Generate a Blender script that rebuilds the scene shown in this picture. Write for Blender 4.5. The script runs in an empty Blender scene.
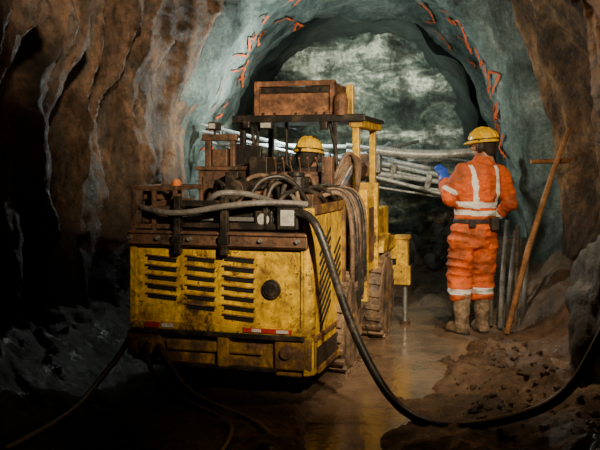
import bpy, bmesh, math, random
from mathutils import Vector, Matrix, noise
random.seed(7)
S=bpy.context.scene
COL=S.collection
V=Vector
def lerp(a,b,t): return a+(b-a)*t
def sstep(a,b,x):
    t=max(0,min(1,(x-a)/(b-a))); return t*t*(3-2*t)
def interp(tab,x):
    if x<=tab[0][0]: return tab[0][1]
    for (a,va),(b,vb) in zip(tab,tab[1:]):
        if x<=b:
            t=(x-a)/(b-a); t=t*t*(3-2*t); return va+(vb-va)*t
    return tab[-1][1]
def fbm(x,y,z,o=4): return noise.fractal(V((x,y,z)),0.9,2.0,o)

# ---------------------------------------------------------------- materials
def newmat(name):
    m=bpy.data.materials.new(name); m.use_nodes=True
    nt=m.node_tree; b=nt.nodes['Principled BSDF']; return m,nt,b
def ramp(nt,fac,stops,interp='LINEAR'):
    r=nt.nodes.new('ShaderNodeValToRGB'); r.color_ramp.interpolation=interp
    e=r.color_ramp.elements
    while len(e)<len(stops): e.new(0.5)
    for el,(p,c) in zip(e,stops):
        el.position=p; el.color=(c[0],c[1],c[2],1) if not isinstance(c,(int,float)) else (c,c,c,1)
    nt.links.new(fac,r.inputs[0]); return r.outputs[0]
def nz(nt,scale,detail=6,rough=.6,stretch=(1,1,1),dist=0.0,seed=0):
    tc=nt.nodes.new('ShaderNodeTexCoord'); mp=nt.nodes.new('ShaderNodeMapping')
    mp.inputs['Scale'].default_value=stretch; mp.inputs['Location'].default_value=(seed*3.1,seed*1.7,seed*2.3)
    n=nt.nodes.new('ShaderNodeTexNoise'); n.inputs['Scale'].default_value=scale
    n.inputs['Detail'].default_value=detail; n.inputs['Roughness'].default_value=rough
    n.inputs['Distortion'].default_value=dist
    nt.links.new(tc.outputs['Object'],mp.inputs[0]); nt.links.new(mp.outputs[0],n.inputs[0])
    return n.outputs[0]
def mix(nt,f,a,b,mode='MIX'):
    m=nt.nodes.new('ShaderNodeMix'); m.data_type='RGBA'; m.blend_type=mode
    for i,x in ((0,f),(6,a),(7,b)):
        if isinstance(x,(int,float)): m.inputs[i].default_value=x
        elif isinstance(x,tuple): m.inputs[i].default_value=(x[0],x[1],x[2],1)
        else: nt.links.new(x,m.inputs[i])
    return m.outputs[2]
def bump(nt,b,h,strength=.5,dist=.02):
    bn=nt.nodes.new('ShaderNodeBump'); bn.inputs['Strength'].default_value=strength
    bn.inputs['Distance'].default_value=dist
    nt.links.new(h,bn.inputs['Height']); nt.links.new(bn.outputs[0],b.inputs['Normal'])
def zmask(nt,a,b_):
    tc=nt.nodes.new('ShaderNodeTexCoord'); s=nt.nodes.new('ShaderNodeSeparateXYZ')
    mr=nt.nodes.new('ShaderNodeMapRange'); mr.interpolation_type='SMOOTHSTEP'
    mr.inputs['From Min'].default_value=a; mr.inputs['From Max'].default_value=b_
    nt.links.new(tc.outputs['Object'],s.inputs[0]); nt.links.new(s.outputs[2],mr.inputs[0]); return mr.outputs[0]

def grimy(name,c1,c2,scale=6,lo=.45,hi=.6,rough=.5,metal=0.0,bmp=.3,splat=None,seed=0):
    m,nt,b=newmat(name)
    n=nz(nt,scale,8,.65,seed=seed); f=ramp(nt,n,[(lo,0),(hi,1)])
    c=mix(nt,f,c1,c2)
    n2=nz(nt,scale*5,5,.7,seed=seed+4); f2=ramp(nt,n2,[(.35,.55),(.65,1.15)])
    c=mix(nt,1.0,c,f2,'MULTIPLY')
    if splat:
        s1=ramp(nt,nz(nt,2.6,10,.8,(1,1,.7),.8,seed=seed+2),[(.50,0),(.60,splat)])
        c=mix(nt,s1,c,(.07,.035,.018))
        s2=ramp(nt,nz(nt,26,4,.8,(1,1,.8),seed=seed+6),[(.60,0),(.66,splat)])
        c=mix(nt,s2,c,(.05,.025,.012))
        s3=ramp(nt,nz(nt,9,6,.7,(1,1,.12),seed=seed+8),[(.55,0),(.68,splat*.8)])
        c=mix(nt,s3,c,(.10,.05,.02))
    nt.links.new(c,b.inputs['Base Color'])
    b.inputs['Metallic'].default_value=metal
    r=ramp(nt,f,[(0,rough),(1,min(1,rough+.25))]); nt.links.new(r,b.inputs['Roughness'])
    bump(nt,b,n2,bmp,.01)
    return m
M={}
M['yellow']=grimy('yellow_paint',(.98,.60,.018),(.32,.16,.02),5,.42,.70,.40,0,.25,1.0)
M['yellow_dirty']=grimy('yellow_paint_muddy',(.56,.30,.025),(.12,.06,.028),6,.34,.55,.42,0,.5,1.0,3)
M['rust']=grimy('rusty_steel',(.24,.125,.07),(.05,.035,.028),7,.4,.65,.42,.3,.6)
M['rustlight']=grimy('rust_tan',(.44,.19,.08),(.09,.045,.028),7,.40,.62,.5,.1,.6,.8,5)
M['dark']=grimy('dark_steel',(.03,.027,.024),(.12,.08,.05),8,.5,.7,.4,.4,.4)
M['black']=grimy('black_void',(.005,.005,.005),(.015,.01,.008),8,.5,.7,.8,0,.1)
M['steel']=grimy('worn_steel',(.48,.50,.50),(.13,.12,.11),9,.5,.7,.35,.7,.2)
M['silver']=grimy('galvanised_steel',(.66,.74,.76),(.2,.22,.22),7,.5,.75,.4,.3,.2)
M['hose']=grimy('hose_rubber',(.03,.028,.026),(.12,.09,.065),9,.5,.7,.35,0,.3)
M['hosetan']=grimy('hose_muddy',(.30,.19,.12),(.07,.045,.03),12,.4,.65,.5,0,.3)
M['hosegrey']=grimy('hose_grey',(.22,.205,.19),(.07,.055,.045),12,.45,.7,.4,0,.3)
M['hoseblack']=grimy('hose_black_wet',(.035,.033,.03),(.10,.075,.055),12,.45,.7,.3,0,.3)
M['tyre']=grimy('tyre_muddy',(.06,.048,.038),(.30,.19,.11),8,.38,.58,.55,0,.6)
M['wood']=grimy('wet_timber',(.50,.24,.09),(.2,.09,.03),10,.4,.7,.55,0,.5)
M['redplate']=grimy('red_label',(.55,.03,.02),(.2,.05,.02),20,.5,.7,.5,0,.1)
M['whiteplate']=grimy('white_label',(.75,.70,.6),(.4,.3,.2),20,.5,.7,.5,0,.1)
M['amber']=grimy('amber_lens',(.95,.25,.05),(.5,.1,.02),20,.5,.8,.25,0,.05)
M['glass']=grimy('lamp_glass',(.55,.55,.50),(.2,.17,.12),20,.5,.8,.15,.0,.05)
M['helmet']=grimy('helmet_yellow',(1.0,.60,.008),(.55,.3,.02),7,.6,.85,.28,0,.03)
M['skin']=grimy('skin',(.50,.27,.17),(.35,.17,.10),14,.4,.7,.5,0,.1)
M['hair']=grimy('hair',(.02,.014,.01),(.04,.025,.015),40,.4,.7,.6,0,.6)
M['blueglove']=grimy('blue_glove',(.03,.12,.75),(.03,.05,.3),18,.5,.75,.5,0,.2)
M['darkglove']=grimy('dark_glove',(.03,.027,.025),(.10,.06,.04),18,.5,.75,.6,0,.2)
M['boot']=grimy('muddy_boot',(.08,.06,.04),(.36,.25,.16),10,.36,.55,.45,0,.5)
M['overall']=grimy('operator_overall',(.05,.035,.03),(.025,.02,.018),10,.4,.7,.8,0,.3)
M['eye']=grimy('eye',(.7,.7,.68),(.6,.6,.6),5,.4,.7,.3,0,0)
M['paint']=grimy('orange_spray_paint',(.95,.15,.03),(.6,.12,.04),25,.5,.75,.7,0,.1)

def rockmat(name,cols,scale,stretch,lowdark=True,wet=.5,bs=.9,bd=.03,z0=.5,z1=1.9):
    m,nt,b=newmat(name)
    n=nz(nt,scale,12,.66,stretch,.5)
    c=ramp(nt,n,cols)
    n2=nz(nt,16,12,.78,(1,1,.7)); f2=ramp(nt,n2,[(.35,.30),(.62,1.30)])
    c=mix(nt,1.0,c,f2,'MULTIPLY')
    n3=nz(nt,2.0,8,.65,(1,1,.35),.8,seed=5); f3=ramp(nt,n3,[(.40,.22),(.53,1.0)])
    c=mix(nt,.85,c,f3,'MULTIPLY')
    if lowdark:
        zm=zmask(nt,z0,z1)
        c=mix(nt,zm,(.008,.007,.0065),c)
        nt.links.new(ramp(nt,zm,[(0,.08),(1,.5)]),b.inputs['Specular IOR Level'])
    nt.links.new(c,b.inputs['Base Color'])
    r=ramp(nt,n2,[(.38,wet),(.62,.8)]); nt.links.new(r,b.inputs['Roughness'])
    bump(nt,b,nz(nt,11,13,.72),bs,bd)
    return m
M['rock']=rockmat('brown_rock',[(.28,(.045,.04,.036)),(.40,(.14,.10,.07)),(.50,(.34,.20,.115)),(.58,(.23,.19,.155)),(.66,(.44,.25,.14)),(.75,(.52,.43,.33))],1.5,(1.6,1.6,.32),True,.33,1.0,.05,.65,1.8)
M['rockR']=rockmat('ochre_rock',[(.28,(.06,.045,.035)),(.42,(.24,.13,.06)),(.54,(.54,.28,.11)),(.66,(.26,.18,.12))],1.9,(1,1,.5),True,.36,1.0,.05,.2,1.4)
M['greyrock']=rockmat('grey_rock',[(.3,(.05,.05,.05)),(.5,(.13,.125,.115)),(.7,(.20,.18,.15))],3,(1,1,1),False)
M['face']=rockmat('green_rock_face',[(.34,(.018,.03,.026)),(.45,(.08,.11,.09)),(.53,(.24,.28,.22)),(.60,(.80,.84,.68)),(.70,(.34,.36,.20))],1.3,(.6,1,1.6),False,.4,1.0,.10)
def shot():
    m,nt,b=newmat('shotcrete_teal')
    n=nz(nt,1.3,12,.68,(1,1,.6),.8)
    c=ramp(nt,n,[(.36,(.03,.047,.042)),(.47,(.14,.195,.175)),(.57,(.28,.36,.325)),(.70,(.55,.61,.53))])
    n2=nz(nt,24,10,.8); c=mix(nt,1.0,c,ramp(nt,n2,[(.35,.45),(.65,1.3)]),'MULTIPLY')
    nt.links.new(c,b.inputs['Base Color']); b.inputs['Roughness'].default_value=.42
    bump(nt,b,nz(nt,9,12,.75),1.0,.06); return m
M['shot']=shot()
def shadeshot():  # darker shotcrete colour carries the shade of the unlit rear lining
    m,nt,b=newmat('shotcrete_unlit_shade')
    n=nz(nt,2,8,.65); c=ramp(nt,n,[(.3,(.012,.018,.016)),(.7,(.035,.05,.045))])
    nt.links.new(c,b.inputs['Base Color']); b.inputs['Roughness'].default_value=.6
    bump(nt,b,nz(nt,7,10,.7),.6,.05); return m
M['shadeshot']=shadeshot()
def mudmat():
    m,nt,b=newmat('wet_mud')
    n=nz(nt,1.6,10,.65,dist=.5)
    c=ramp(nt,n,[(.3,(.06,.038,.025)),(.5,(.17,.105,.062)),(.68,(.33,.205,.12))])
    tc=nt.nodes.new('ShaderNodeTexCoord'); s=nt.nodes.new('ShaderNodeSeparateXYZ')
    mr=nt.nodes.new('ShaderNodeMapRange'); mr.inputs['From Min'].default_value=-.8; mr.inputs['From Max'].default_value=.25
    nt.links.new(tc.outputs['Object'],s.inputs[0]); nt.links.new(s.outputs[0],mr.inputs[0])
    c=mix(nt,mr.outputs[0],(.009,.008,.007),c)  # mud colour blackened toward the left, painting in the dim corner
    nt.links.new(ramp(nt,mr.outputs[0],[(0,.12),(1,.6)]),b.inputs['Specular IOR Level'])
    n2=nz(nt,18,10,.75); c=mix(nt,1.0,c,ramp(nt,n2,[(.3,.4),(.7,1.3)]),'MULTIPLY')
    nt.links.new(c,b.inputs['Base Color'])
    n5=nz(nt,3.5,6,.6,seed=3); nt.links.new(ramp(nt,n5,[(.42,.20),(.6,.6)]),b.inputs['Roughness'])
    bump(nt,b,nz(nt,14,12,.72),1.0,.035); return m
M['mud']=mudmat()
def water():
    m,nt,b=newmat('muddy_water')
    n=nz(nt,2.5,6,.6); c=ramp(nt,n,[(.35,(.13,.085,.052)),(.65,(.30,.20,.125))])
    nt.links.new(c,b.inputs['Base Color']); b.inputs['Roughness'].default_value=.07
    b.inputs['Specular IOR Level'].default_value=1.0
    bump(nt,b,nz(nt,12,4,.6),.25,.02); return m
M['water']=water()
def hivis():
    m,nt,b=newmat('hi_vis_fabric')
    n=nz(nt,7,8,.7); c=ramp(nt,n,[(.35,(.34,.045,.006)),(.52,(.76,.12,.008)),(.75,(.90,.19,.02))])
    g=nz(nt,4,8,.7,seed=3); c=mix(nt,ramp(nt,g,[(.46,0),(.68,.85)]),c,(.16,.065,.028))
    a=nt.nodes.new('ShaderNodeAttribute'); a.attribute_name='band'
    f=ramp(nt,a.outputs['Fac'],[(.42,0),(.58,1)])
    sil=mix(nt,nz(nt,30,4,.6),(.62,.62,.57),(.95,.95,.90))
    c=mix(nt,f,c,sil)
    nt.links.new(c,b.inputs['Base Color']); b.inputs['Roughness'].default_value=.75
    bump(nt,b,nz(nt,16,8,.6,(1,1,2)),.7,.025); return m
M['hivis']=hivis()

# ---------------------------------------------------------------- geometry helpers
def link(o,parent=None):
    COL.objects.link(o)
    if parent: o.parent=parent
    return o
def empty(name,loc=(0,0,0),rz=0):
    e=bpy.data.objects.new(name,None); e.location=loc; e.rotation_euler=(0,0,rz); e.empty_display_size=.2
    return link(e)
class B:
    def __init__(s): s.bm=bmesh.new()
    def box(s,x0,x1,y0,y1,z0,z1,rot=None,piv=None):
        vs=[s.bm.verts.new(V((x,y,z))) for x in (x0,x1) for y in (y0,y1) for z in (z0,z1)]
        for f in ((0,1,3,2),(4,6,7,5),(0,4,5,1),(2,3,7,6),(0,2,6,4),(1,5,7,3)): s.bm.faces.new([vs[i] for i in f])
        if rot:
            c=V(piv) if piv else V(((x0+x1)/2,(y0+y1)/2,(z0+z1)/2))
            R=Matrix.Rotation(rot[1],4,rot[0])
            for v in vs: v.co=c+R@(v.co-c)
        return vs
    def poly(s,pts,ext):
        a=[s.bm.verts.new(V(p)) for p in pts]; b=[s.bm.verts.new(V(p)+V(ext)) for p in pts]
        s.bm.faces.new(a); s.bm.faces.new(b[::-1])
        n=len(a)
        for i in range(n): s.bm.faces.new([a[i],b[i],b[(i+1)%n],a[(i+1)%n]])
    def tube(s,pts,rs,seg=10,cap=True,flat=None):
        pts=[V(p) for p in pts]; n=len(pts)
        if isinstance(rs,(int,float)): rs=[rs]*n
        rings=[]; prev=None
        for i,p in enumerate(pts):
            t=(pts[min(i+1,n-1)]-pts[max(i-1,0)])
            if t.length<1e-8: t=V((0,0,1))
            t.normalize()
            if prev is None:
                up=V((0,1,0)) if abs(t.y)<.9 else V((1,0,0))
                a=t.cross(up).normalized()
            else:
                a=(prev-t*prev.dot(t)).normalized()
            prev=a; b=t.cross(a)
            r=rs[i]; ra,rb=(r if isinstance(r,tuple) else (r,r))
            rings.append([s.bm.verts.new(p+a*ra*math.cos(k*2*math.pi/seg)+b*rb*math.sin(k*2*math.pi/seg)) for k in range(seg)])
        for r0,r1 in zip(rings,rings[1:]):
            for k in range(seg): s.bm.faces.new([r0[k],r0[(k+1)%seg],r1[(k+1)%seg],r1[k]])
        if cap: s.bm.faces.new(rings[0][::-1]); s.bm.faces.new(rings[-1])
    def cyl(s,p0,p1,r,seg=16): s.tube([p0,p1],r,seg)
    def ell(s,c,r,rot=None,seg=16):
        m=Matrix.Translation(V(c))@(rot.to_4x4() if rot else Matrix())@Matrix.Diagonal((r[0],r[1],r[2],1))
        bmesh.ops.create_uvsphere(s.bm,u_segments=seg,v_segments=max(8,seg*2//3),radius=1,matrix=m)
    def hsec(s,secs,seg=24):
        rings=[[s.bm.verts.new((x+rx*math.cos(k*2*math.pi/seg),y+ry*math.sin(k*2*math.pi/seg),z)) for k in range(seg)] for x,y,z,rx,ry in secs]
        for r0,r1 in zip(rings,rings[1:]):
            for k in range(seg): s.bm.faces.new([r0[k],r0[(k+1)%seg],r1[(k+1)%seg],r1[k]])
        s.bm.faces.new(rings[0][::-1]); s.bm.faces.new(rings[-1])
    def revolve_x(s,prof,c,seg=32):
        rings=[[s.bm.verts.new((c[0]+x,c[1]+r*math.cos(k*2*math.pi/seg),c[2]+r*math.sin(k*2*math.pi/seg))) for k in range(seg)] for x,r in prof]
        for r0,r1 in zip(rings,rings[1:]):
            for k in range(seg): s.bm.faces.new([r0[k],r0[(k+1)%seg],r1[(k+1)%seg],r1[k]])
        s.bm.faces.new(rings[0][::-1]); s.bm.faces.new(rings[-1])
    def obj(s,name,mat,parent=None,bevel=.006,smooth=False,loc=None):
        bmesh.ops.recalc_face_normals(s.bm,faces=s.bm.faces)
        me=bpy.data.meshes.new(name); s.bm.to_mesh(me); s.bm.free()
        me.materials.append(M[mat] if isinstance(mat,str) else mat)
        o=bpy.data.objects.new(name,me); link(o,parent)
        if loc: o.location=loc
        if smooth:
            for p in me.polygons: p.use_smooth=True
        if bevel:
            b=o.modifiers.new('bevel','BEVEL'); b.width=bevel; b.segments=2; b.limit_method='ANGLE'; b.angle_limit=.6
        return o
def remeshed(builder,name,mat,parent,voxel=.01,smooth_it=4,wr=None):
    o=builder.obj(name+'_tmp',mat,None,0)
    r=o.modifiers.new('r','REMESH'); r.mode='VOXEL'; r.voxel_size=voxel
    sm=o.modifiers.new('s','SMOOTH'); sm.factor=.6; sm.iterations=smooth_it
    dg=bpy.context.evaluated_depsgraph_get(); dg.update()
    me=bpy.data.meshes.new_from_object(o.evaluated_get(dg)); me.name=name
    bpy.data.objects.remove(o)
    for p in me.polygons: p.use_smooth=True
    if wr:
        ns=[v.normal.copy() for v in me.vertices]
        for v,nn in zip(me.vertices,ns): v.co=v.co+nn*wr(v.co)
    if not me.materials: me.materials.append(M[mat])
    n=bpy.data.objects.new(name,me); return link(n,parent)
def multi_hose(name,lists,r,mat,parent=None):
    cu=bpy.data.curves.new(name,'CURVE'); cu.dimensions='3D'; cu.bevel_depth=r; cu.bevel_resolution=3; cu.resolution_u=10; cu.use_fill_caps=True
    for pts in lists:
        sp=cu.splines.new('NURBS'); sp.points.add(len(pts)-1)
        for p,q in zip(sp.points,pts): p.co=(q[0],q[1],q[2],1)
        sp.use_endpoint_u=True; sp.order_u=min(4,len(pts))
    cu.materials.append(M[mat]); o=bpy.data.objects.new(name,cu); return link(o,parent)
def hose(name,pts,r,mat='hose',parent=None): return multi_hose(name,[pts],r,mat,parent)
def grid(name,fn,us,vs,mat,flip=False):
    verts=[fn(u,v) for v in vs for u in us]; nu=len(us); faces=[]
    for j in range(len(vs)-1):
        for i in range(nu-1):
            a=j*nu+i; f=(a,a+1,a+nu+1,a+nu); faces.append(f[::-1] if flip else f)
    me=bpy.data.meshes.new(name); me.from_pydata(verts,[],faces); me.materials.append(M[mat])
    for p in me.polygons: p.use_smooth=True
    return link(bpy.data.objects.new(name,me))
def lin(a,b,n): return [a+(b-a)*i/(n-1) for i in range(n)]

# ---------------------------------------------------------------- cave shell
XL=[(-2,-2.0),(3,-2.0),(5.4,-2.05),(6.9,-1.95),(7.8,-1.66),(8.75,-1.20)]
XR=[(-2,1.95),(3,1.9),(5.2,1.95),(6.6,2.50),(7.8,2.78),(8.75,2.56)]
ZT=[(-2,3.6),(3,3.7),(6,4.0),(7.8,4.1),(8.75,3.85)]
def sp(c,e): return math.copysign(abs(c)**e,c)
def cave(th,y):
    xl,xr,zt=interp(XL,y),interp(XR,y),interp(ZT,y)
    e=lerp(.55,.8,sstep(7.2,8.6,y)); cx=(xl+xr)/2; w=(xr-xl)/2
    c,s=math.cos(th),math.sin(th)
    x=cx-w*sp(c,e); z=zt*sp(s,e)
    amp=1-.6*sstep(8.0,8.7,y)
    side=abs(c)**.6
    k=1.0 if c>0 else .6
    wob=.20*math.sin(z*1.7+y)+.10*math.sin(z*3.9)
    q=noise.noise(V((y*1.9+wob,z*.30,3.7 if c>0 else 9.1)))
    fold=(1-abs(q)*2.6)
    q2=noise.noise(V((y*4.2+wob*2,z*.5,5.5)))
    q3=1-abs(noise.noise(V((y*4.0+wob*1.5,z*.4,15.5))))*3
    d=k*(-.34*fold*side*amp + .17*q2*side*amp -.09*q3*side*amp)+ .26*fbm(x*.8,y*.8,z*.8,3)*amp*.6 + .05*fbm(x*4,y*4,z*3,6)*amp+.15
    rx,rz=-sp(c,.8),s*.8
    l=math.hypot(rx,rz)+1e-6
    return V((x+rx/l*d,y,z+rz/l*d-.15))
ys=lin(-2.5,4.0,50)+lin(4.03,8.75,260)
pi=math.pi
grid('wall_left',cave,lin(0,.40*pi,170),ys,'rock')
grid('ceiling',cave,lin(.40*pi,.60*pi,60),ys,'rock')
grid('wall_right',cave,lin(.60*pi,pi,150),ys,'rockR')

CX=[(8.3,.60),(11,.82),(14.5,1.0)]
def arch(th,y):
    cx=interp(CX,y); w=1.92; h=3.62
    if y<8.75: k=(8.75-y)/.45; w+=.30*k*k; h+=.30*k*k
    c,s=math.cos(th),math.sin(th)
    x=cx-w*sp(c,.82); z=h*sp(s,.82)
    d=.14*fbm(x*.8,y*.8,z*.8,3)+.045*fbm(x*4,y*4,z*4,5)+.06*math.sin(y*2.6+noise.noise(V((x,y,z)))*3)
    return V((x-c*d,y,z+s*d-.1))
grid('wall_shotcrete_arch',arch,lin(0,pi,220),lin(8.3,11.1,90),'shot')
def arch2(th,y):
    cx=interp(CX,y); w=2.1; h=3.85
    if y<11.2: w-=.22*(11.2-y)/.15; h-=.25*(11.2-y)/.15
    c,s=math.cos(th),math.sin(th); x=cx-w*sp(c,.82); z=h*sp(s,.82)
    d=.22*fbm(x*.9,y*.9,z*.9,4)
    return V((x-c*d,y,z+s*d-.1))
grid('wall_tunnel_rear',arch2,lin(0,pi,120),lin(11.05,14.6,60),'shadeshot')
def face(x,z):
    return V((x,14.2+.45*fbm(x*.7,z*.8,1,5)+.10*fbm(x*3,z*4,2,5)-.35*sstep(1.2,0,z)*2,z))
grid('wall_back',face,lin(-2,4,200),lin(-.3,4.2,150),'face')

def stroke(vs,fs,pts,w):
    P=[]
    for (a,b),(c,d) in zip(pts,pts[1:]):
        n=10
        for i in range(n): P.append((a+(c-a)*i/n,b+(d-b)*i/n))
    P.append(pts[-1])
    for i,(th,y) in enumerate(P):
        th2,y2=P[min(i+1,len(P)-1)]; th1,y1=P[max(i-1,0)]
        p=arch(th,y); t=(arch(th2,y2)-arch(th1,y1)).normalized()
        n_=(V((interp(CX,y),y,1.3))-p).normalized(); s_=t.cross(n_).normalized()
        p=p+n_*.034; k=len(vs); ww=w*(.5+.9*random.random())
        vs+= [p-s_*ww,p+s_*ww]
        if i: fs.append((k-2,k-1,k+1,k))
vs,fs=[],[]
def scrib(th,y,k,s=1):
    shapes=[[(-.04,-.2),(.03,.05),(-.03,.25)],[(-.04,0),(.0,.15),(.04,0),(.0,-.2),(-.04,0)],[(-.06,-.1),(.02,.05),(.05,.3)],[(-.04,0),(.05,.05)],[(-.04,-.2),(.03,.15),(.0,0),(.04,-.12),(-.03,.2)]]
    stroke(vs,fs,[(th+a*s,y+b*s) for a,b in shapes[k%5]],.016)
for i,(t,y) in enumerate([(.34,9.0),(.31,9.6),(.36,9.9),(.22,9.0),(.26,9.4),(.40,9.2),(.38,10.4),(.17,9.3),(.28,10.3),(.24,9.9),(.20,9.6),(.30,9.1),(.27,9.0),(.19,9.1),(.15,9.5),(.62,10.2),(.66,9.6),(.70,9.2),(.64,10.7),(.74,9.9),(.78,9.3),(.73,10.6),(.82,9.7),(.69,10.1),(.85,9.1),(.60,9.6),(.80,10.4),(.67,10.6),(.76,10.2),(.83,10.1),(.72,9.4),(.79,9.9),(.86,9.6),(.75,9.1),(.81,9.1),(.68,8.95),(.77,8.95),(.73,9.0),(.64,9.2),(.83,9.3)]):
    scrib(t*pi,y,i,random.uniform(.7,1.2))
me=bpy.data.meshes.new('spray_paint_marks'); me.from_pydata(vs,[],fs); me.materials.append(M['paint'])
link(bpy.data.objects.new('spray_paint_marks',me))

# ---------------------------------------------------------------- floor
PATH=[(3.6,.08),(4.5,.16),(5.1,.36),(5.7,.66),(6.25,.89),(7.2,1.0),(8.5,1.05)]
PW=[(3.6,.15),(4.5,.18),(5.1,.24),(6.2,.36),(7.0,.36),(8.5,.3)]
def G(x,y):
    h=.045+.05*fbm(x*1.3,y*1.3,.5,3)+.035*fbm(x*4,y*4,2,4)+.018*fbm(x*14,y*14,4,3)
    pc=interp(PATH,y)+.08*math.sin(y*3.1); pw=interp(PW,y)
    k=1-sstep(pw*.8,pw*1.45,abs(x-pc)+.16*fbm(x*3,y*3,7,4))
    h-=.10*k
    h+=.04*sstep(.3,-.2,x)*sstep(5.2,4.6,y)
    h+=.50*sstep(1.85,2.7,x)*sstep(4.6,6.4,y)*(1+.3*fbm(x*2,y*2,3,3))
    h+=.08*sstep(.9,1.9,x)*sstep(6.9,5.5,y)
    h+=(.04+.08*fbm(x*3,y*3,8,4))*sstep(.7,1.4,x)*sstep(7.0,6.2,y)
    h+=.35*sstep(-1.1,-1.9,x)*(1+.5*fbm(x*3,y*3,5,3))
    h+=.25*sstep(11,14,y)
    f=1-sstep(.30,.55,math.hypot(x-1.53,y-7.45)); h=lerp(h,.012+.012*fbm(x*9,y*9,1,3),f)
    under=sstep(-1.25,-1.0,x)*sstep(.75,.4,x)*sstep(4.9,5.1,y)*sstep(9,8.6,y)
    return lerp(h,min(h,.01),under*.8)
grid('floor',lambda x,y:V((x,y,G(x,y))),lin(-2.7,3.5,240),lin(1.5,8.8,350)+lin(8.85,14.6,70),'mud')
def wat(u,y): 
    return V((interp(PATH,y)+u*.62,y,.0))
grid('puddle',wat,lin(-1,1,8),lin(3.2,8.8,40),'water')

def rubble(name,n,fx,mat,smin,smax):
    bm=bmesh.new()
    for i in range(n):
        x,y=fx(); r=random.uniform(smin,smax)*random.random()**.5; z=G(x,y)+r*.2
        m=Matrix.Translation((x,y,z))@Matrix.Rotation(random.random()*6,4,V((random.random(),random.random(),random.random())).normalized())@Matrix.Diagonal((r,r*random.uniform(.6,1),r*random.uniform(.5,.8),1))
        ret=bmesh.ops.create_icosphere(bm,subdivisions=2,radius=1,matrix=m)
        for v in ret['verts']:
            c=v.co-V((x,y,z)); k=noise.noise(c*(1.6/r)+V((i*3.3,0,0))); v.co=V((x,y,z))+c*(1+.55*k)
    me=bpy.data.meshes.new(name); bm.to_mesh(me); bm.free(); me.materials.append(M[mat]); return link(bpy.data.objects.new(name,me))
rubble('mud_clods',320,lambda:(random.uniform(1.0,1.75),random.uniform(4.3,6.9)),'mud',.010,.038)
rubble('blasted_rock_heap',200,lambda:(random.uniform(-1,2.6),random.uniform(11.5,13.2)),'greyrock',.08,.28)
def boulder(name,c,r,mat):
    bm=bmesh.new(); bmesh.ops.create_icosphere(bm,subdivisions=5,radius=1)
    for v in bm.verts:
        n=v.co.copy(); k=1+.35*fbm(n.x*1.2+c[0],n.y*1.2,n.z*1.2,5)
        v.co=V((n.x*r[0],n.y*r[1],n.z*r[2]))*k
    me=bpy.data.meshes.new(name); bm.to_mesh(me); bm.free(); me.materials.append(M[mat])
    for p in me.polygons: p.use_smooth=True
    o=bpy.data.objects.new(name,me); o.location=c; return link(o)
boulder('boulder',(2.02,5.3,.52),(.30,.4,.56),'greyrock')

# ---------------------------------------------------------------- drill rig
RZ=-math.radians(16)
RO=V((.0624,5.2,0))
rig=empty('underground_drill_rig',RO,RZ)
Ri=Matrix.Rotation(-RZ,3,'Z')
def W(x,y,z): 
    p=Ri@(V((x,y,z))-RO); return (p.x,p.y,p.z)
b=B(); b.box(-1.19,-.02,-.03,.03,.46,.975); b.box(-1.22,0.0,-.06,.0,.435,.485)
b.box(-1.22,-1.17,-.045,.02,.46,.98); b.box(-.05,.0,-.045,.02,.46,.98)
b.obj('rear_panel','yellow',rig,.008)
b=B()
def slot(u0,u1,z,ang):
    b.box(u0,u1,-.036,-.028,z-.014,z+.014,('Y',ang))
rim=B()
for col,(u0,u1,zs) in enumerate([(-1.095,-.89,[.885-.062*i for i in range(5)]),(-.815,-.625,[.89-.062*i for i in range(6)]),(-.56,-.36,[.895-.062*i for i in range(7)])]):
    for z in zs:
        slot(u0,u1,z,.07)
        rim.box(u0-.01,u1+.01,-.046,-.03,z+.014,z+.023,('Y',.07))
b.obj('vent_slots','black',rig,.004); rim.obj('vent_louvres','yellow_dirty',rig,.003)
b=B(); b.cyl((-.24,-.03,.72),(-.24,-.05,.72),.062,28); b.cyl((-.24,-.05,.72),(-.24,-.058,.72),.045,28); b.obj('round_cap','dark',rig,.004)
b=B(); b.box(-.42,-.10,-.068,-.06,.448,.475); b.box(-1.10,-1.0,-.068,-.06,.445,.48); b.obj('red_label','redplate',rig,0)
b=B(); b.box(-.36,-.30,-.072,-.066,.452,.472); b.box(-.2,-.12,-.072,-.066,.452,.472); b.box(-.98,-.9,-.068,-.06,.45,.475); b.obj('white_label','whiteplate',rig,0)
b=B()
b.poly([(-1.22,-.02,.44),(-1.22,-.02,.24),(-1.12,-.02,.19),(-.02,-.02,.17),(.03,-.02,.22),(.03,-.02,.44)],(0,.10,0))
b.box(-1.24,-1.0,-.05,.0,.25,.42); b.box(-.22,.02,-.05,.0,.22,.42)
b.box(-.96,-.30,-.045,-.01,.30,.37)
b.box(-.60,-.52,-.06,-.01,.2,.42)
b.obj('lower_bumper','yellow_dirty',rig,.012)
b=B(); b.box(-.98,-.62,-.03,-.018,.375,.425); b.box(-.50,-.25,-.03,-.018,.375,.425); b.box(-1.1,-.2,-.06,-.02,.20,.225); b.box(-1.25,.04,.05,.9,.20,.35)
b.box(-1.2,-.02,-.065,-.02,.405,.437)
b.obj('bumper_recess','dark',rig,.004)
b=B(); 
for u in (-1.1,-.14): b.cyl((u,-.07,.33),(u,-.045,.33),.04,18)
b.obj('towing_eyes','rust',rig,.004)
b=B(); b.box(-1.17,-.03,.02,1.2,.30,1.06); b.box(-1.1,-.08,.3,1.2,1.0,1.20); b.box(-1.05,-.1,1.2,2.9,.35,.95); b.box(-1.0,-.3,2.7,3.3,.45,1.1)
b.obj('chassis','rust',rig,.01)
b=B(); pts=[(-.03,-.05)]
for k in range(7):
    a=-pi/2+k*pi/12; pts.append((-.02+.05*math.cos(a),-.0+.05*math.sin(a)))
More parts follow.
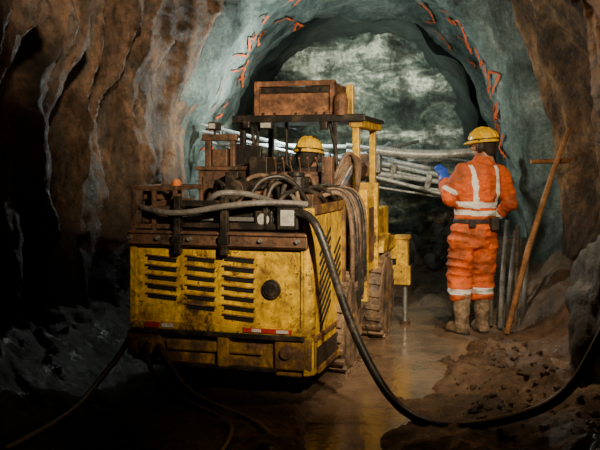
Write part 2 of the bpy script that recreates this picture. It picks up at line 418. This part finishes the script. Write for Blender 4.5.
pts+=[(.03,.78),(-.02,.78),(-.02,.05)]
b.poly([(x,y,.19) for x,y in pts],(0,0,1.04))
b.obj('side_panel','yellow',rig,.006)
b=B()
for k in range(9):
    z=1.0-.06*k; b.box(.028,.036,.10,.42,z-.011,z+.011,('X',.5))
for k in range(5):
    z=.95-.06*k; b.box(.028,.036,.5,.70,z-.011,z+.011,('X',.5))
b.obj('side_vents','black',rig,.002)
b=B(); b.box(.025,.045,0,.79,1.19,1.25); b.box(.025,.045,0,.79,.40,.43); b.box(.025,.05,.74,.79,.2,1.2); b.box(.03,.05,.05,.72,.19,.23); b.obj('side_panel_trim','yellow_dirty',rig,.004)
b=B(); b.box(-1.22,.0,-.07,.12,.975,1.075); b.box(-1.20,.02,.1,1.25,1.05,1.10); b.box(-1.22,.0,-.085,-.07,.985,1.0); b.box(-1.22,.0,-.085,-.07,1.055,1.07)
b.obj('rear_beam','rust',rig,.006)
b=B()
for u in (-1.2,-1.0,-.78,-.53,-.3,-.06): b.cyl((u,-.095,1.028),(u,-.07,1.028),.013,8)
b.obj('bolts','steel',rig,0)
b=B()
for u in (-.86,-.54): b.box(u-.022,u+.022,-.10,-.05,.93,1.30); b.box(u-.035,u+.035,-.105,-.045,1.0,1.05)
b.box(-.86,-.54,-.09,-.06,1.235,1.275); b.box(-.84,-.56,-.085,-.07,1.10,1.13)
b.box(-.54,-.1,-.03,.02,1.09,1.13); b.box(-.30,-.27,-.03,.02,1.09,1.24)
b.box(-.86,-.22,.02,.04,1.09,1.24)
b.obj('rear_guard','dark',rig,.004)
b=B()
for (u,v) in ((-1.20,-.03),(-1.20,.4),(-.90,-.03),(-.90,.4),(-1.05,-.03)): b.box(u-.014,u+.014,v-.014,v+.014,1.07,1.36)
for z in (1.35,1.22,1.10):
    b.box(-1.215,-.885,-.045,-.02,z-.015,z+.015); b.box(-1.215,-.885,.39,.42,z-.015,z+.015)
    b.box(-1.215,-1.19,-.03,.4,z-.015,z+.015); b.box(-.91,-.885,-.03,.4,z-.015,z+.015)
b.obj('basket_frame','rust',rig,.004)
b=B(); b.box(-1.18,-.93,.05,.36,1.08,1.27); b.box(-1.16,-1.02,.02,.3,1.27,1.33); b.cyl((-.98,.15,1.27),(-.98,.15,1.34),.04); b.box(-1.15,-.95,-.02,.0,1.12,1.20); b.obj('basket_contents','rust',rig,.01)
b=B(); b.hsec([(-.95,.1,1.355,.03,.03),(-.95,.1,1.385,.03,.03),(-.95,.1,1.405,.018,.018)],14); b.obj('rear_beacon','amber',rig,.002)
b=B(); b.box(-.20,-.06,-.06,.06,1.095,1.245); b.box(-.215,-.045,-.07,-.05,1.235,1.255); b.box(-.36,-.24,-.02,.06,1.10,1.21); b.obj('lamp_housing','dark',rig,.01)
b=B(); b.box(-.175,-.085,-.068,-.058,1.12,1.22); b.cyl((-.30,-.03,1.155),(-.30,-.02,1.155),.04); b.obj('lamp_lens','glass',rig,.006)
b=B(); b.box(-1.05,-.12,.0,.03,1.14,1.165); b.obj('deck_rail','steel',rig,.003)
b=B(); b.box(-1.07,-.78,.75,1.08,1.10,1.46); b.box(-1.09,-.76,.73,1.10,1.46,1.49); b.box(-1.03,-.83,.735,.75,1.2,1.42)
b.box(-1.04,-.99,.8,.84,1.46,1.72); b.box(-.84,-.80,.8,.84,1.46,1.72); b.box(-1.06,-.78,.79,.83,1.68,1.73)
b.box(-.98,-.86,.8,.95,1.49,1.62); b.box(-.70,-.45,.35,.75,1.08,1.32); b.box(-.4,-.1,.45,1.0,1.10,1.30)
b.obj('control_cabinet','rust',rig,.008)
b=B(); b.cyl((-.62,.3,1.33),(-.62,.8,1.33),.07,20); b.cyl((-.25,.55,1.3),(-.25,.55,1.42),.09,20); b.cyl((-.25,.55,1.42),(-.25,.55,1.45),.06,20); b.cyl((-.45,.9,1.1),(-.45,.9,1.45),.05)
b.box(-.72,-.58,.9,1.1,1.1,1.56); b.box(-.96,-.74,1.15,1.19,1.1,1.66,('Y',.12)); b.box(-.80,-.70,.6,.7,1.1,1.45)
b.obj('air_filter','dark',rig,.006)
b=B(); b.box(-.66,-.12,.98,1.12,1.30,1.42); b.box(-.70,-.08,1.0,1.10,1.42,1.45)
for i in range(8):
    u=-.62+.065*i; b.cyl((u,.96,1.36),(u,.99,1.36),.02,10); b.cyl((u,1.05,1.44),(u+random.uniform(-.02,.02),1.0,1.54),.007,6); b.ell((u,1.0,1.55),(.013,.013,.013),seg=8)
b.box(-.16,-.08,.9,.98,1.3,1.56)
b.obj('valve_bank','rust',rig,.005)
b=B(); b.box(-1.0,-.93,.76,.87,1.76,1.82); b.cyl((-.965,.82,1.72),(-.965,.82,1.77),.01); b.obj('work_lamp_rear','dark',rig,.01)
b=B(); b.box(-.99,-.94,.752,.76,1.77,1.81); b.obj('work_lamp_rear_lens','glass',rig,.004)
L=[]; L2=[]; L3=[]
for i in range(54):
    u=random.uniform(-.75,-.12); v=random.uniform(.15,.85); du=random.uniform(-.35,.35); dv=random.uniform(.2,.6); h=random.uniform(.03,.25)
    pts=[(u,v,1.12),(u,v+.02,1.2+h*.6),(u+du*.4,v+dv*.3,1.22+h),(u+du*.8,v+dv*.7,1.22+h*.8),(u+du,v+dv,1.25)]
    (L,L2,L3,L2)[i%4].append(pts)
for i in range(4):
    u=-.95+.10*i; L2.append([(u,.9,1.3),(u+.03,.95,1.45),(u+.08,1.2,1.54),(u+.05,1.5,1.5),(u,1.9,1.4)])
for i in range(5):
    L.append([(-.10,1.0+.05*i,1.35),(-.03,1.05+.05*i,1.6-.02*i),(.02,1.2+.04*i,1.62),(.03,1.3+.03*i,1.45),(.0,1.35,1.25)])
for u0,u1 in ((-.92,-.80),(-.86,-.84),(-.25,-.12)):
    L2.append([(u0,1.5,1.86),(u0+.05,1.42,1.72),(u1,1.38,1.5),(u1-.04,1.2,1.35)])
multi_hose('deck_hoses',L,.015,'hosetan',rig); multi_hose('deck_hoses_dark',L2,.016,'hose',rig); multi_hose('deck_hoses_grey',L3,.012,'hosegrey',rig)
multi_hose('rear_hose',[[(-1.12,-.06,1.22),(-.95,-.12,1.19),(-.8,-.12,1.19),(-.6,-.12,1.23),(-.4,-.1,1.26),(-.2,-.05,1.27),(-.05,.1,1.25)],[(-.75,.1,1.15),(-.7,.0,1.32),(-.5,-.02,1.33),(-.4,.2,1.3),(-.3,.5,1.2)]],.020,'hosegrey',rig)
L=[]
for i in range(9):
    v=.80+.055*i; h=random.uniform(.45,.7)
    L.append([(-.1,v-.1,1.28+.02*(i%3)),(.0,v,1.34),(.07+.01*(i%3),v+.02,1.2),(.09,v+.03,1.0),(.08+.02*(i%2),v+.06,h),(.06,v+.16,h-.08),(.03,v+.24,h+.2),(.0,v+.28,1.1)])
multi_hose('side_hose_bundle',L[::2],.017,'hosetan',rig); multi_hose('side_hose_bundle_dark',L[1::2],.017,'hose',rig)
b=B(); b.box(-.12,.03,1.18,2.0,.62,1.24); b.box(-.05,.05,1.55,1.62,.4,1.3); b.box(-.1,.02,2.0,2.7,.75,1.12); b.box(-.14,.06,1.95,2.02,.55,1.35)
b.poly([(.0,2.0,.75),(.0,2.05,.85),(.0,2.3,.9),(.0,2.6,.85),(.0,2.7,.75)],(.10,0,0))
b.obj('cab_side','yellow',rig,.01)
b=B(); b.box(.03,.04,1.25,1.5,.7,1.15); b.box(.03,.04,1.66,1.9,.7,1.15); b.obj('cab_side_recess','rust',rig,.004)
b=B(); b.box(-1.1,-.95,1.2,2.6,.6,1.2); b.box(-.95,-.12,1.15,1.2,1.0,1.35); b.obj('cab_left_side','rust',rig,.01)
b=B(); b.box(-.60,-.28,1.80,1.88,1.05,1.45); b.box(-.60,-.28,1.35,1.8,.88,.96); b.obj('operator_seat','dark',rig,.03)
b=B(); b.box(-.055,.0,1.47,1.53,1.2,1.86); b.box(-.055,.0,2.15,2.21,1.0,1.86); b.box(-.08,.03,1.45,2.3,1.80,1.90); b.box(-.10,-.04,1.44,1.50,1.86,2.14)
b.obj('canopy_post_yellow','yellow',rig,.008)
b=B(); b.box(-1.0,-.955,1.45,1.5,1.15,1.86); b.box(-1.0,-.955,2.2,2.25,1.0,1.86); b.box(-.66,-.64,1.62,1.66,1.2,1.86); b.box(-.20,-.17,1.42,1.45,1.2,1.86)
b.box(-1.04,.05,1.42,2.3,1.86,1.895); b.box(-1.05,.06,1.41,1.44,1.845,1.905)
b.box(-.95,-.80,1.50,1.53,1.3,1.6)
b.obj('canopy_roof','dark',rig,.005)
b=B(); b.box(-.86,-.22,1.5,1.53,1.93,2.13); b.box(-.86,-.22,2.05,2.08,1.93,2.13); b.box(-.86,-.83,1.5,2.08,1.93,2.17); b.box(-.25,-.22,1.5,2.08,1.93,2.17); b.box(-.86,-.22,1.5,2.08,1.90,1.93)
b.box(-.88,-.20,1.47,1.55,2.14,2.185); b.box(-.88,-.20,1.475,1.54,1.90,1.94)
b.box(-.88,-.84,1.465,1.54,1.92,2.17); b.box(-.24,-.20,1.465,1.54,1.92,2.17)
b.obj('roof_tray','rustlight',rig,.006)
b=B(); b.box(-.83,-.25,1.488,1.502,2.085,2.135)  # dark strip paints the shaded tray recess; the cylinders below are bolts
for u in (-.8,-.7,-.52,-.35,-.28): b.cyl((u,1.46,1.92),(u,1.475,1.92),.010,8)
b.obj('roof_tray_shade_and_bolts','dark',rig,.002)
b=B(); b.hsec([(-.14,1.45,1.895,.06,.06),(-.14,1.45,2.02,.06,.06),(-.14,1.45,2.06,.05,.05),(-.14,1.45,2.085,.025,.025)],20); b.obj('roof_beacon','rustlight',rig,.003)
b=B(); b.box(-.95,-.89,1.38,1.44,1.80,1.86); b.box(-.80,-.70,1.38,1.43,1.79,1.85); b.box(-.3,-.24,1.38,1.43,1.78,1.85); b.obj('canopy_lamps','dark',rig,.008)
b=B(); b.box(-.792,-.708,1.372,1.38,1.80,1.842); b.obj('canopy_lamp_lens','glass',rig,.004)
def wheel(name,u0,u1,v,r):
    w=u1-u0; b=B()
    b.revolve_x([(0,r*.52),(0,r*.86),(.03,r*.95),(w*.3,r*.98),(w*.7,r*.98),(w-.03,r*.95),(w,r*.86),(w,r*.52)],(u0,v,r),36)
    for k in range(22):
        a=k*2*pi/22; ca,sa=math.cos(a),math.sin(a)
        for s_,x0,x1 in ((.1,.0,w*.5),(-.1,w*.5,w)):
            vs_=b.box(u0+x0+.005,u0+x1-.005,-.02,.02,r*.93,r*1.02)
            for q in vs_:
                y,z=q.co.y,q.co.z; yy=y+ s_*(q.co.x-u0-w/2)*.8
                q.co.y=v+yy*ca-z*sa; q.co.z=r+yy*sa+z*ca
    b.obj(name+'_tyre','tyre',rig,.004)
    b=B(); b.revolve_x([(.02,r*.1),(.02,r*.54),(w-.01,r*.56),(w-.015,r*.48),(w-.06,r*.42),(w-.07,r*.22),(w-.0,r*.18),(w+.01,r*.1)],(u0,v,r),28)
    for k in range(8):
        a=k*pi/4; b.cyl((u0+w-.07,v+r*.31*math.cos(a),r+r*.31*math.sin(a)),(u0+w-.045,v+r*.31*math.cos(a),r+r*.31*math.sin(a)),.014,6)
    b.obj(name+'_rim','yellow_dirty',rig,.003)
wheel('wheel_rear_right',-.20,.075,.92,.36); wheel('wheel_front_right',-.18,.10,2.22,.37)
wheel('wheel_rear_left',-1.25,-1.0,.86,.36); wheel('wheel_front_left',-1.2,-.95,2.25,.36)
b=B(); b.box(.08,.19,2.76,2.86,.42,.82); b.box(.05,.22,2.72,2.78,.38,.56); b.box(-.1,.10,2.74,2.84,.62,.78); b.box(.06,.21,2.74,2.88,.80,.84); b.obj('stabiliser_jack','yellow',rig,.01)
b=B(); b.cyl((.16,2.8,.03),(.16,2.8,.42),.022); b.obj('jack_rod','steel',rig,.002)
b=B(); b.cyl((.16,2.8,-.01),(.16,2.8,.035),.05); b.obj('jack_foot','rust',rig,.004)
b=B(); b.tube([(-.5,2.9,1.15),(-.45,3.3,1.4),(-.40,3.7,1.5)],[.10,.09,.08],14); b.box(-.55,-.28,3.5,3.8,1.38,1.62); b.obj('boom','rust',rig,.01)
b=B()
def rail(p,q,r): b.cyl(W(*p),W(*q),r,12)
rail((-1.05,8.9,1.93),(.55,9.0,1.55),.018); rail((-1.05,8.9,1.86),(.6,9.0,1.47),.018); rail((-.9,9.0,1.72),(.5,9.1,1.70),.022)
rail((-1.0,9.0,1.62),(.4,9.0,1.58),.016); rail((-1.0,9.1,1.76),(-.3,9.0,1.52),.014)
rail((.5,9.0,1.60),(1.95,9.15,1.30),.028); rail((.5,9.0,1.54),(2.0,9.15,1.22),.016); rail((.6,8.9,1.44),(1.5,9.0,1.32),.028); rail((.55,9.0,1.36),(1.7,9.1,1.20),.016); rail((.6,8.9,1.30),(1.75,9.05,1.12),.012); rail((.7,8.85,1.40),(1.6,8.9,1.17),.020)
rail((.5,9.0,1.72),(2.1,9.2,1.50),.018); rail((.5,8.95,1.65),(1.4,9.0,1.46),.024)
rail((.35,9.1,1.55),(1.25,12.6,1.75),.05); rail((.55,9.1,1.38),(1.7,12.4,1.35),.045); rail((1.05,12.2,1.62),(1.45,13.5,1.85),.03)
rail((.7,9.0,1.62),(1.5,10.6,1.80),.022); rail((1.0,9.0,1.50),(1.9,10.4,1.58),.022)
b.obj('feed_rails','silver',rig,.0)
b=B()
for t in lin(0,1,3):
    x=lerp(-.85,.3,t); z=lerp(1.86,1.57,t); p=W(x,8.95,z); b.box(p[0]-.02,p[0]+.02,p[1]-.05,p[1]+.05,p[2]-.06,p[2]+.06)
for x,z,h in ((.72,1.44,.13),(1.0,1.41,.09),(1.38,1.30,.10)):
    p=W(x,8.97,z); b.box(p[0]-.03,p[0]+.03,p[1]-.06,p[1]+.06,p[2]-h,p[2]+h,('Y',.25))
p=W(.72,8.85,1.5); b.box(p[0]-.1,p[0]+.14,p[1]-.08,p[1]+.08,p[2]-.08,p[2]+.12)
b.obj('feed_brackets','steel',rig,.006)
b=B(); pts=[];rs=[]
for i in range(90):
    t=i/89; pts.append(W(.75+1.10*t,8.75,1.66-.04*math.sin(t*3)-.02*t)); rs.append(.055 if i%2 else .041)
b.tube(pts,rs,14); b.obj('corrugated_duct','silver',rig,0,True)
b=B(); q=W(-.02,8.45,2.06); b.cyl((q[0],q[1]-.1,q[2]),(q[0],q[1],q[2]),.07,20); b.box(q[0]-.02,q[0]+.02,2.2,q[1]-.05,q[2]-.20,q[2]-.16); b.box(q[0]-.02,q[0]+.02,q[1]-.08,q[1]-.04,q[2]-.2,q[2]); b.obj('work_lamp_front','dark',rig,.006)

# ---------------------------------------------------------------- people
def head(parent,c,yaw,pitch=0):
    R=(Matrix.Rotation(yaw,3,'Z')@Matrix.Rotation(pitch,3,'X'))
    c=V(c)
    def place(o): o.matrix_local=Matrix.Translation(c)@R.to_4x4(); return o
    b=B(); b.ell((0,0,.02),(.080,.098,.10)); b.ell((0,.025,-.055),(.062,.072,.062)); b.ell((0,.075,-.095),(.025,.02,.018))
    b.tube([(0,-.005,-.06),(0,-.02,-.19)],[.062,.072],16)
    b.tube([(0,.095,.03),(0,.118,-.018),(0,.10,-.028)],[.010,.017,.012],10)
    for s in (-1,1):
        b.ell((s*.082,-.002,-.01),(.010,.020,.034)); b.ell((s*.035,.082,.035),(.022,.012,.008)); b.ell((s*.04,.07,-.02),(.02,.02,.02))
    b.ell((0,.094,-.055),(.026,.010,.006)); b.ell((0,.092,-.068),(.022,.010,.007))
    place(remeshed(b,'head','skin',parent,.006,3))
    b=B()
    for s in (-1,1): b.ell((s*.032,.084,.012),(.013,.010,.009))
    place(b.obj('eyes','eye',parent,0,True))
    b=B(); b.ell((0,-.022,.01),(.087,.090,.088)); b.ell((0,-.052,-.05),(.070,.050,.06)); place(remeshed(b,'hair','hair',parent,.008,2,lambda p:.004*noise.noise(p*60)))
    b=B()
    secs=[]
    for k in range(12):
        a=k/11*pi/2; r=math.cos(a); z=math.sin(a)
        secs.append((0,0,.040+.123*z,max(.004,.114*r**.8),max(.005,.137*r**.8)))
    b.hsec(secs,32)
    b.hsec([(0,.0,.028,.124,.146),(0,.0,.038,.126,.148),(0,0,.050,.113,.136)],32)
    b.hsec([(0,.055,.024,.098,.135),(0,.055,.032,.100,.137),(0,.045,.050,.09,.11)],32)
    for x in (-.035,0,.035):
        b.tube([(x,-.128,.070),(x,-.105,.115),(x,-.05,.155),(x,0,.166),(x,.05,.155),(x,.105,.115),(x,.128,.07)],.009,8)
    place(b.obj('helmet','helmet',parent,.002,True))
    b=B(); b.tube([(.114*math.cos(a),.137*math.sin(a),.058) for a in lin(0,2*pi,33)],[.006]*33,6,False); b.box(-.012,.012,-.15,-.12,.02,.06); place(b.obj('helmet_band','dark',parent,0))
    b=B()
    for s in (-1,1): b.ell((s*.105,-.005,-.01),(.022,.036,.045)); b.tube([(s*.115,0,.03),(s*.122,0,.06)],.008,6)
    place(b.obj('ear_defenders','darkglove',parent,0,True))
def hand(parent,name,c,d,up,side,mat,curl=.9):
    c=V(c); d=V(d).normalized(); up=V(up); up=(up-d*up.dot(d)).normalized(); s=d.cross(up)*side
    b=B()
    b.tube([c-d*.03,c,c+d*.04,c+d*.085],[(.028,.028),(.030,.026),(.040,.022),(.040,.018)],14)
    b.tube([c+d*.02-s*.022,c+d*.085-s*.03],.016,10); b.tube([c+d*.02+s*.022,c+d*.085+s*.03],.016,10)
    for i,(o,l) in enumerate(((.033,.070),(.011,.080),(-.011,.074),(-.032,.058))):
        p=c+d*.083+s*o; pts=[p-d*.02,p]
        for k,f in enumerate((.42,.33,.25)):
            an=curl*(.5+.75*k); dd=(d*math.cos(an)-up*math.sin(an)).normalized()
            p=p+dd*l*f; pts.append(p)
        b.tube(pts,[.0105,.0105,.010,.009,.0075],8)
    p=c+d*.02+s*.03
    b.tube([p,p+s*.022+d*.025-up*.008,p+s*.03+d*.055-up*.022,p+s*.022+d*.078-up*.034],[.014,.013,.011,.009],8)
    return remeshed(b,name,mat,parent,.0045,1)

base=V((1.55,7.42,0))
mi=empty('miner',base,.30)
b=B()
b.hsec([(-.015,0,.78,.175,.140),(-.015,0,.86,.205,.160),(-.01,0,.96,.198,.155),(.0,0,1.02,.182,.138),(.012,.0,1.12,.195,.145),(.03,.005,1.25,.215,.150),(.055,.01,1.38,.220,.142),(.07,.015,1.45,.20,.125),(.085,.02,1.50,.14,.10),(.10,.025,1.54,.088,.082),(.105,.03,1.57,.075,.072)],32)
shL,elL,wrL=V((-.115,.01,1.425)),V((-.215,.07,1.20)),V((-.125,.33,1.385))
shR,elR,wrR=V((.255,.0,1.415)),V((.345,-.03,1.15)),V((.275,.17,.975))
for sh,el,wr in ((shL,elL,wrL),(shR,elR,wrR)):
    m=(sh+el)/2; m2=(el+wr)/2
    b.tube([lerp(sh,V((.06,.0,1.40)),.35),sh,m,el,m2,wr],[.088,.086,.076,.070,.062,.050],16)
    b.ell(el,(.070,.070,.070)); b.ell(sh,(.088,.086,.084))
hipL,knL,anL=V((-.105,0,.88)),V((-.125,.055,.52)),V((-.130,-.01,.30))
hipR,knR,anR=V((.080,0,.88)),V((.095,.02,.52)),V((.080,.0,.30))
for h,k,a in ((hipL,knL,anL),(hipR,knR,anR)):
    b.tube([h+V((0,0,.04)),h,lerp(h,k,.3),lerp(h,k,.6),k,lerp(k,a,.5),a],[.11,.124,.124,.114,.102,.100,.090],18)
def wr(p):
    z=p.z; a=.013*noise.noise(V((p.x*8,p.y*8,z*15)))+.007*noise.noise(V((p.x*22,p.y*22,z*30)))
    if z<.95: a+=.014*(1-3*abs(noise.noise(V((p.x*5,p.y*5,z*13+5)))))
    if z>1.0: a+=.010*(1-3*abs(noise.noise(V((p.x*9+z*5,p.y*5,z*7+5)))))
    if abs(z-1.0)<.03: a-=.010
    return a
body=remeshed(b,'hi_vis_coverall','hivis',mi,.009,5,wr)
def segd(p,a,b_):
    t=max(0,min(1,(p-a).dot(b_-a)/(b_-a).length_squared)); return (p-(a+(b_-a)*t)).length,t
at=body.data.attributes.new('band','FLOAT','POINT')
for i,v in enumerate(body.data.vertices):
    p=v.co; m=0
    dl,tl=segd(p,shL,elL); dr,tr=segd(p,shR,elR); fl,ul=segd(p,elL,wrL); fr,ur=segd(p,elR,wrR)
    arm=(p.x<-.185 and p.z>1.05) or p.x>.262 or fl<.07 or fr<.07 or (p.y>.17)
    if not arm:
        zz=p.z+.03*(p.x)
        if 1.055<zz<1.10 or 1.125<zz<1.175: m=1
        if 1.12<p.z<1.50 and (abs(p.x+.055)<.022 or abs(p.x-.175)<.022): m=1
        if .36<p.z<.41 : m=1
    else:
        if dl<.11 and .62<tl<.78: m=1
        if fr<.09 and .45<ur<.58: m=1
    at.data[i].value=m
b=B(); b.hsec([(0,0,.985,.195,.152),(0,0,1.025,.192,.150)],32); b.box(.07,.14,-.20,-.14,.93,1.04); b.box(-.13,-.08,-.19,-.14,.96,1.03); b.obj('tool_belt','darkglove',mi,.008)
for nm,a,yw in (('boot_left',V((-.130,-.01,0)),.25),('boot_right',V((.080,0,0)),-.2)):
    b=B(); b.hsec([(a.x,a.y-.0,.37,.082,.086),(a.x,a.y,.30,.078,.082),(a.x,a.y,.2,.070,.074),(a.x,a.y,.12,.060,.072),(a.x,a.y+.01,.06,.058,.085),(a.x,a.y+.01,.02,.056,.085)],20)
    f=V((-math.sin(yw),math.cos(yw),0)); 
    b.tube([a+f*-.06+V((0,0,.05)),a+f*.05+V((0,0,.06)),a+f*.13+V((0,0,.05)),a+f*.19+V((0,0,.04))],[.050,.056,.056,.038],14)
    remeshed(b,nm,'boot',mi,.008,3,lambda p:.006*noise.noise(p*25))
    b=B(); pts=[]
    for k in range(20):
        t=k*2*pi/20; q=a+f*(.06+.155*math.sin(t))+V((f.y,-f.x,0))*(.060*math.cos(t)); pts.append((q.x,q.y,.0))
    b.poly(pts,(0,0,.028)); b.obj(nm+'_sole','darkglove',mi,.004)
head(mi,(.120,.035,1.672),.70,-.08)
hand(mi,'hand_left',wrL,(-.25,.35,.75),(-.2,-.8,.4),1,'blueglove',.6)
b=B(); dL=(wrL-elL).normalized(); b.tube([wrL-dL*.08,wrL-dL*.01,wrL+dL*.03],[.058,.056,.036],16); b.obj('glove_cuff','blueglove',mi,.003,True)
hand(mi,'hand_right',wrR,(.05,.4,-.85),(.8,-.4,-.0),-1,'darkglove',.7)
b=B(); dR=(wrR-elR).normalized(); b.tube([wrR-dR*.06,wrR,wrR+dR*.02],[.055,.050,.034],16); b.obj('glove_cuff_dark','darkglove',mi,.003,True)

Rw=Matrix.Rotation(RZ,3,'Z'); opw=RO+Rw@V((-.46,1.62,-.03))
op=empty('rig_operator',opw,RZ)
b=B(); b.hsec([(0,0,.98,.15,.13),(0,0,1.08,.17,.14),(0,0,1.25,.19,.14),(0,0,1.40,.20,.125),(0,0,1.46,.15,.10),(0,0,1.52,.07,.065)],24)
for s in (-1,1):
    b.tube([(s*.12,0,1.40),(s*.2,0,1.38),(s*.235,.06,1.2),(s*.23,.13,1.1),(s*.16,.30,1.16)],[.08,.075,.062,.055,.042],14)
    b.tube([(s*.09,.0,1.02),(s*.12,.25,1.04),(s*.13,.45,1.02),(s*.13,.5,.8),(s*.13,.52,.62)],[.10,.095,.085,.07,.055],14)
remeshed(b,'overalls','overall',op,.012,4)
head(op,(0,.02,1.60),-.25,-.1)
for s,n in ((-1,'hand_left'),(1,'hand_right')): hand(op,n,(s*.16,.31,1.165),(-s*.3,.8,.1),(0,-.1,1),-s,'darkglove',.7)
b=B()
for s in (-1,1): b.tube([(s*.13,.50,.58),(s*.13,.56,.57),(s*.13,.64,.555)],[.05,.05,.036],12)
remeshed(b,'boots','boot',op,.01,2)

# ---------------------------------------------------------------- loose objects
hose('hydraulic_hose',[(-.04,5.22,1.2),(.06,5.05,1.22),(.13,5.0,1.08),(.20,4.98,.85),(.30,4.95,.55),(.42,4.9,.30),(.55,4.82,.10),(.72,4.7,.03),(.90,4.6,.05),(1.05,4.45,.13),(1.22,4.2,.26),(1.34,4.05,.42),(1.42,3.95,.68),(1.55,3.85,1.0),(1.9,3.8,1.4)],.026)
hose('hydraulic_hose',[(-.92,5.42,.32),(-.85,5.2,.30),(-.72,5.0,.16),(-.52,4.85,.10),(-.36,4.7,.09),(-.24,4.55,.09),(-.15,4.35,.09),(-.12,4.1,.09),(-.2,3.7,.09)],.024,'hoseblack')
hose('hydraulic_hose',[(-1.0,5.5,.35),(-.99,5.3,.32),(-.92,5.15,.2),(-.75,5.0,.13),(-.58,4.78,.10),(-.40,4.6,.09),(-.33,4.4,.09),(-.4,4.0,.09)],.016,'hoseblack')
hose('hydraulic_hose',[(-1.1,5.6,.45),(-1.14,5.45,.3),(-1.22,5.2,.2),(-1.25,4.9,.14),(-1.25,4.6,.14),(-1.3,4.2,.16),(-1.35,3.8,.2)],.018,'hoseblack')
b=B(); b.tube([(1.80,7.25,.03),(2.02,7.38,.75),(2.28,7.50,1.45),(2.46,7.6,1.84)],[.026,.028,.025,.020],10)
b.obj('timber_pole','wood',None,.002,True)
b=B(); b.tube([(2.14,7.72,1.53),(2.55,7.9,1.54)],[.020,.025],8); b.obj('timber_wedge','wood',None,.002,True)
pr=empty('steel_pipes',(1.9,7.7,0)); b=B()
for i,(x0,y0,x1,y1,z1) in enumerate([(-.08,-.05,.14,.5,.95),(-.02,-.12,.20,.45,.85),(.06,-.1,.24,.5,.9),(-.16,-.1,-.02,.5,.80),(.1,-.2,.30,.35,.72),(-.2,.0,-.08,.5,.7),(-.1,-.2,.08,.4,.6)]):
    b.tube([(x0,y0,.03),(x1,y1,z1)],.024,12)
b.obj('pipes','hosegrey',pr,0,True)

# ---------------------------------------------------------------- lights
def spot(name,loc,tgt,e,col,ang,blend=.6,size=.12):
    l=bpy.data.lights.new(name,'SPOT'); l.energy=e; l.color=col; l.spot_size=math.radians(ang); l.spot_blend=blend; l.shadow_soft_size=size
    o=bpy.data.objects.new(name,l); o.location=loc; o.rotation_euler=(V(tgt)-V(loc)).to_track_quat('-Z','Y').to_euler(); return link(o)
def point(name,loc,e,col,size=.1):
    l=bpy.data.lights.new(name,'POINT'); l.energy=e; l.color=col; l.shadow_soft_size=size
    o=bpy.data.objects.new(name,l); o.location=loc; return link(o)
spot('key_light',(1.3,1.4,2.9),(.2,6.5,1.25),1950,(1,.80,.53),42,.95)  # warm key spot above right of the camera, not a cap lamp
spot('left_wall_fill',(-.2,1.6,3.0),(-1.55,7.5,3.0),760,(1,.80,.57),36,1)  # unseen fill spot added to brighten the left rock wall
spot('right_wall_fill',(1.2,3.0,3.1),(2.6,7.9,2.4),480,(1,.76,.48),46,1)  # out-of-view fill, added to lift the right rock wall
spot('overhead_fill',(1.5,5.6,3.5),(1.4,6.4,.0),260,(1,.79,.52),72,.9)  # added overhead fill for the floor and miner, no fixture modelled
point('rig_lamp_light',(-.02,8.72,2.12),105,(.90,1,.93),.06)
spot('face_light',(.1,8.8,2.12),(1.4,14,2.9),2500,(.94,1,.86),42,1,.06)
w=bpy.data.worlds.new('World'); S.world=w; w.use_nodes=True
w.node_tree.nodes['Background'].inputs[0].default_value=(.35,.5,.6,1); w.node_tree.nodes['Background'].inputs[1].default_value=.005

cam=bpy.data.cameras.new('camera'); cam.lens=50; cam.sensor_width=36; cam.shift_y=-.1
co=bpy.data.objects.new('camera',cam); co.location=(0,0,1.5); co.rotation_euler=(pi/2,0,0); link(co); S.camera=co
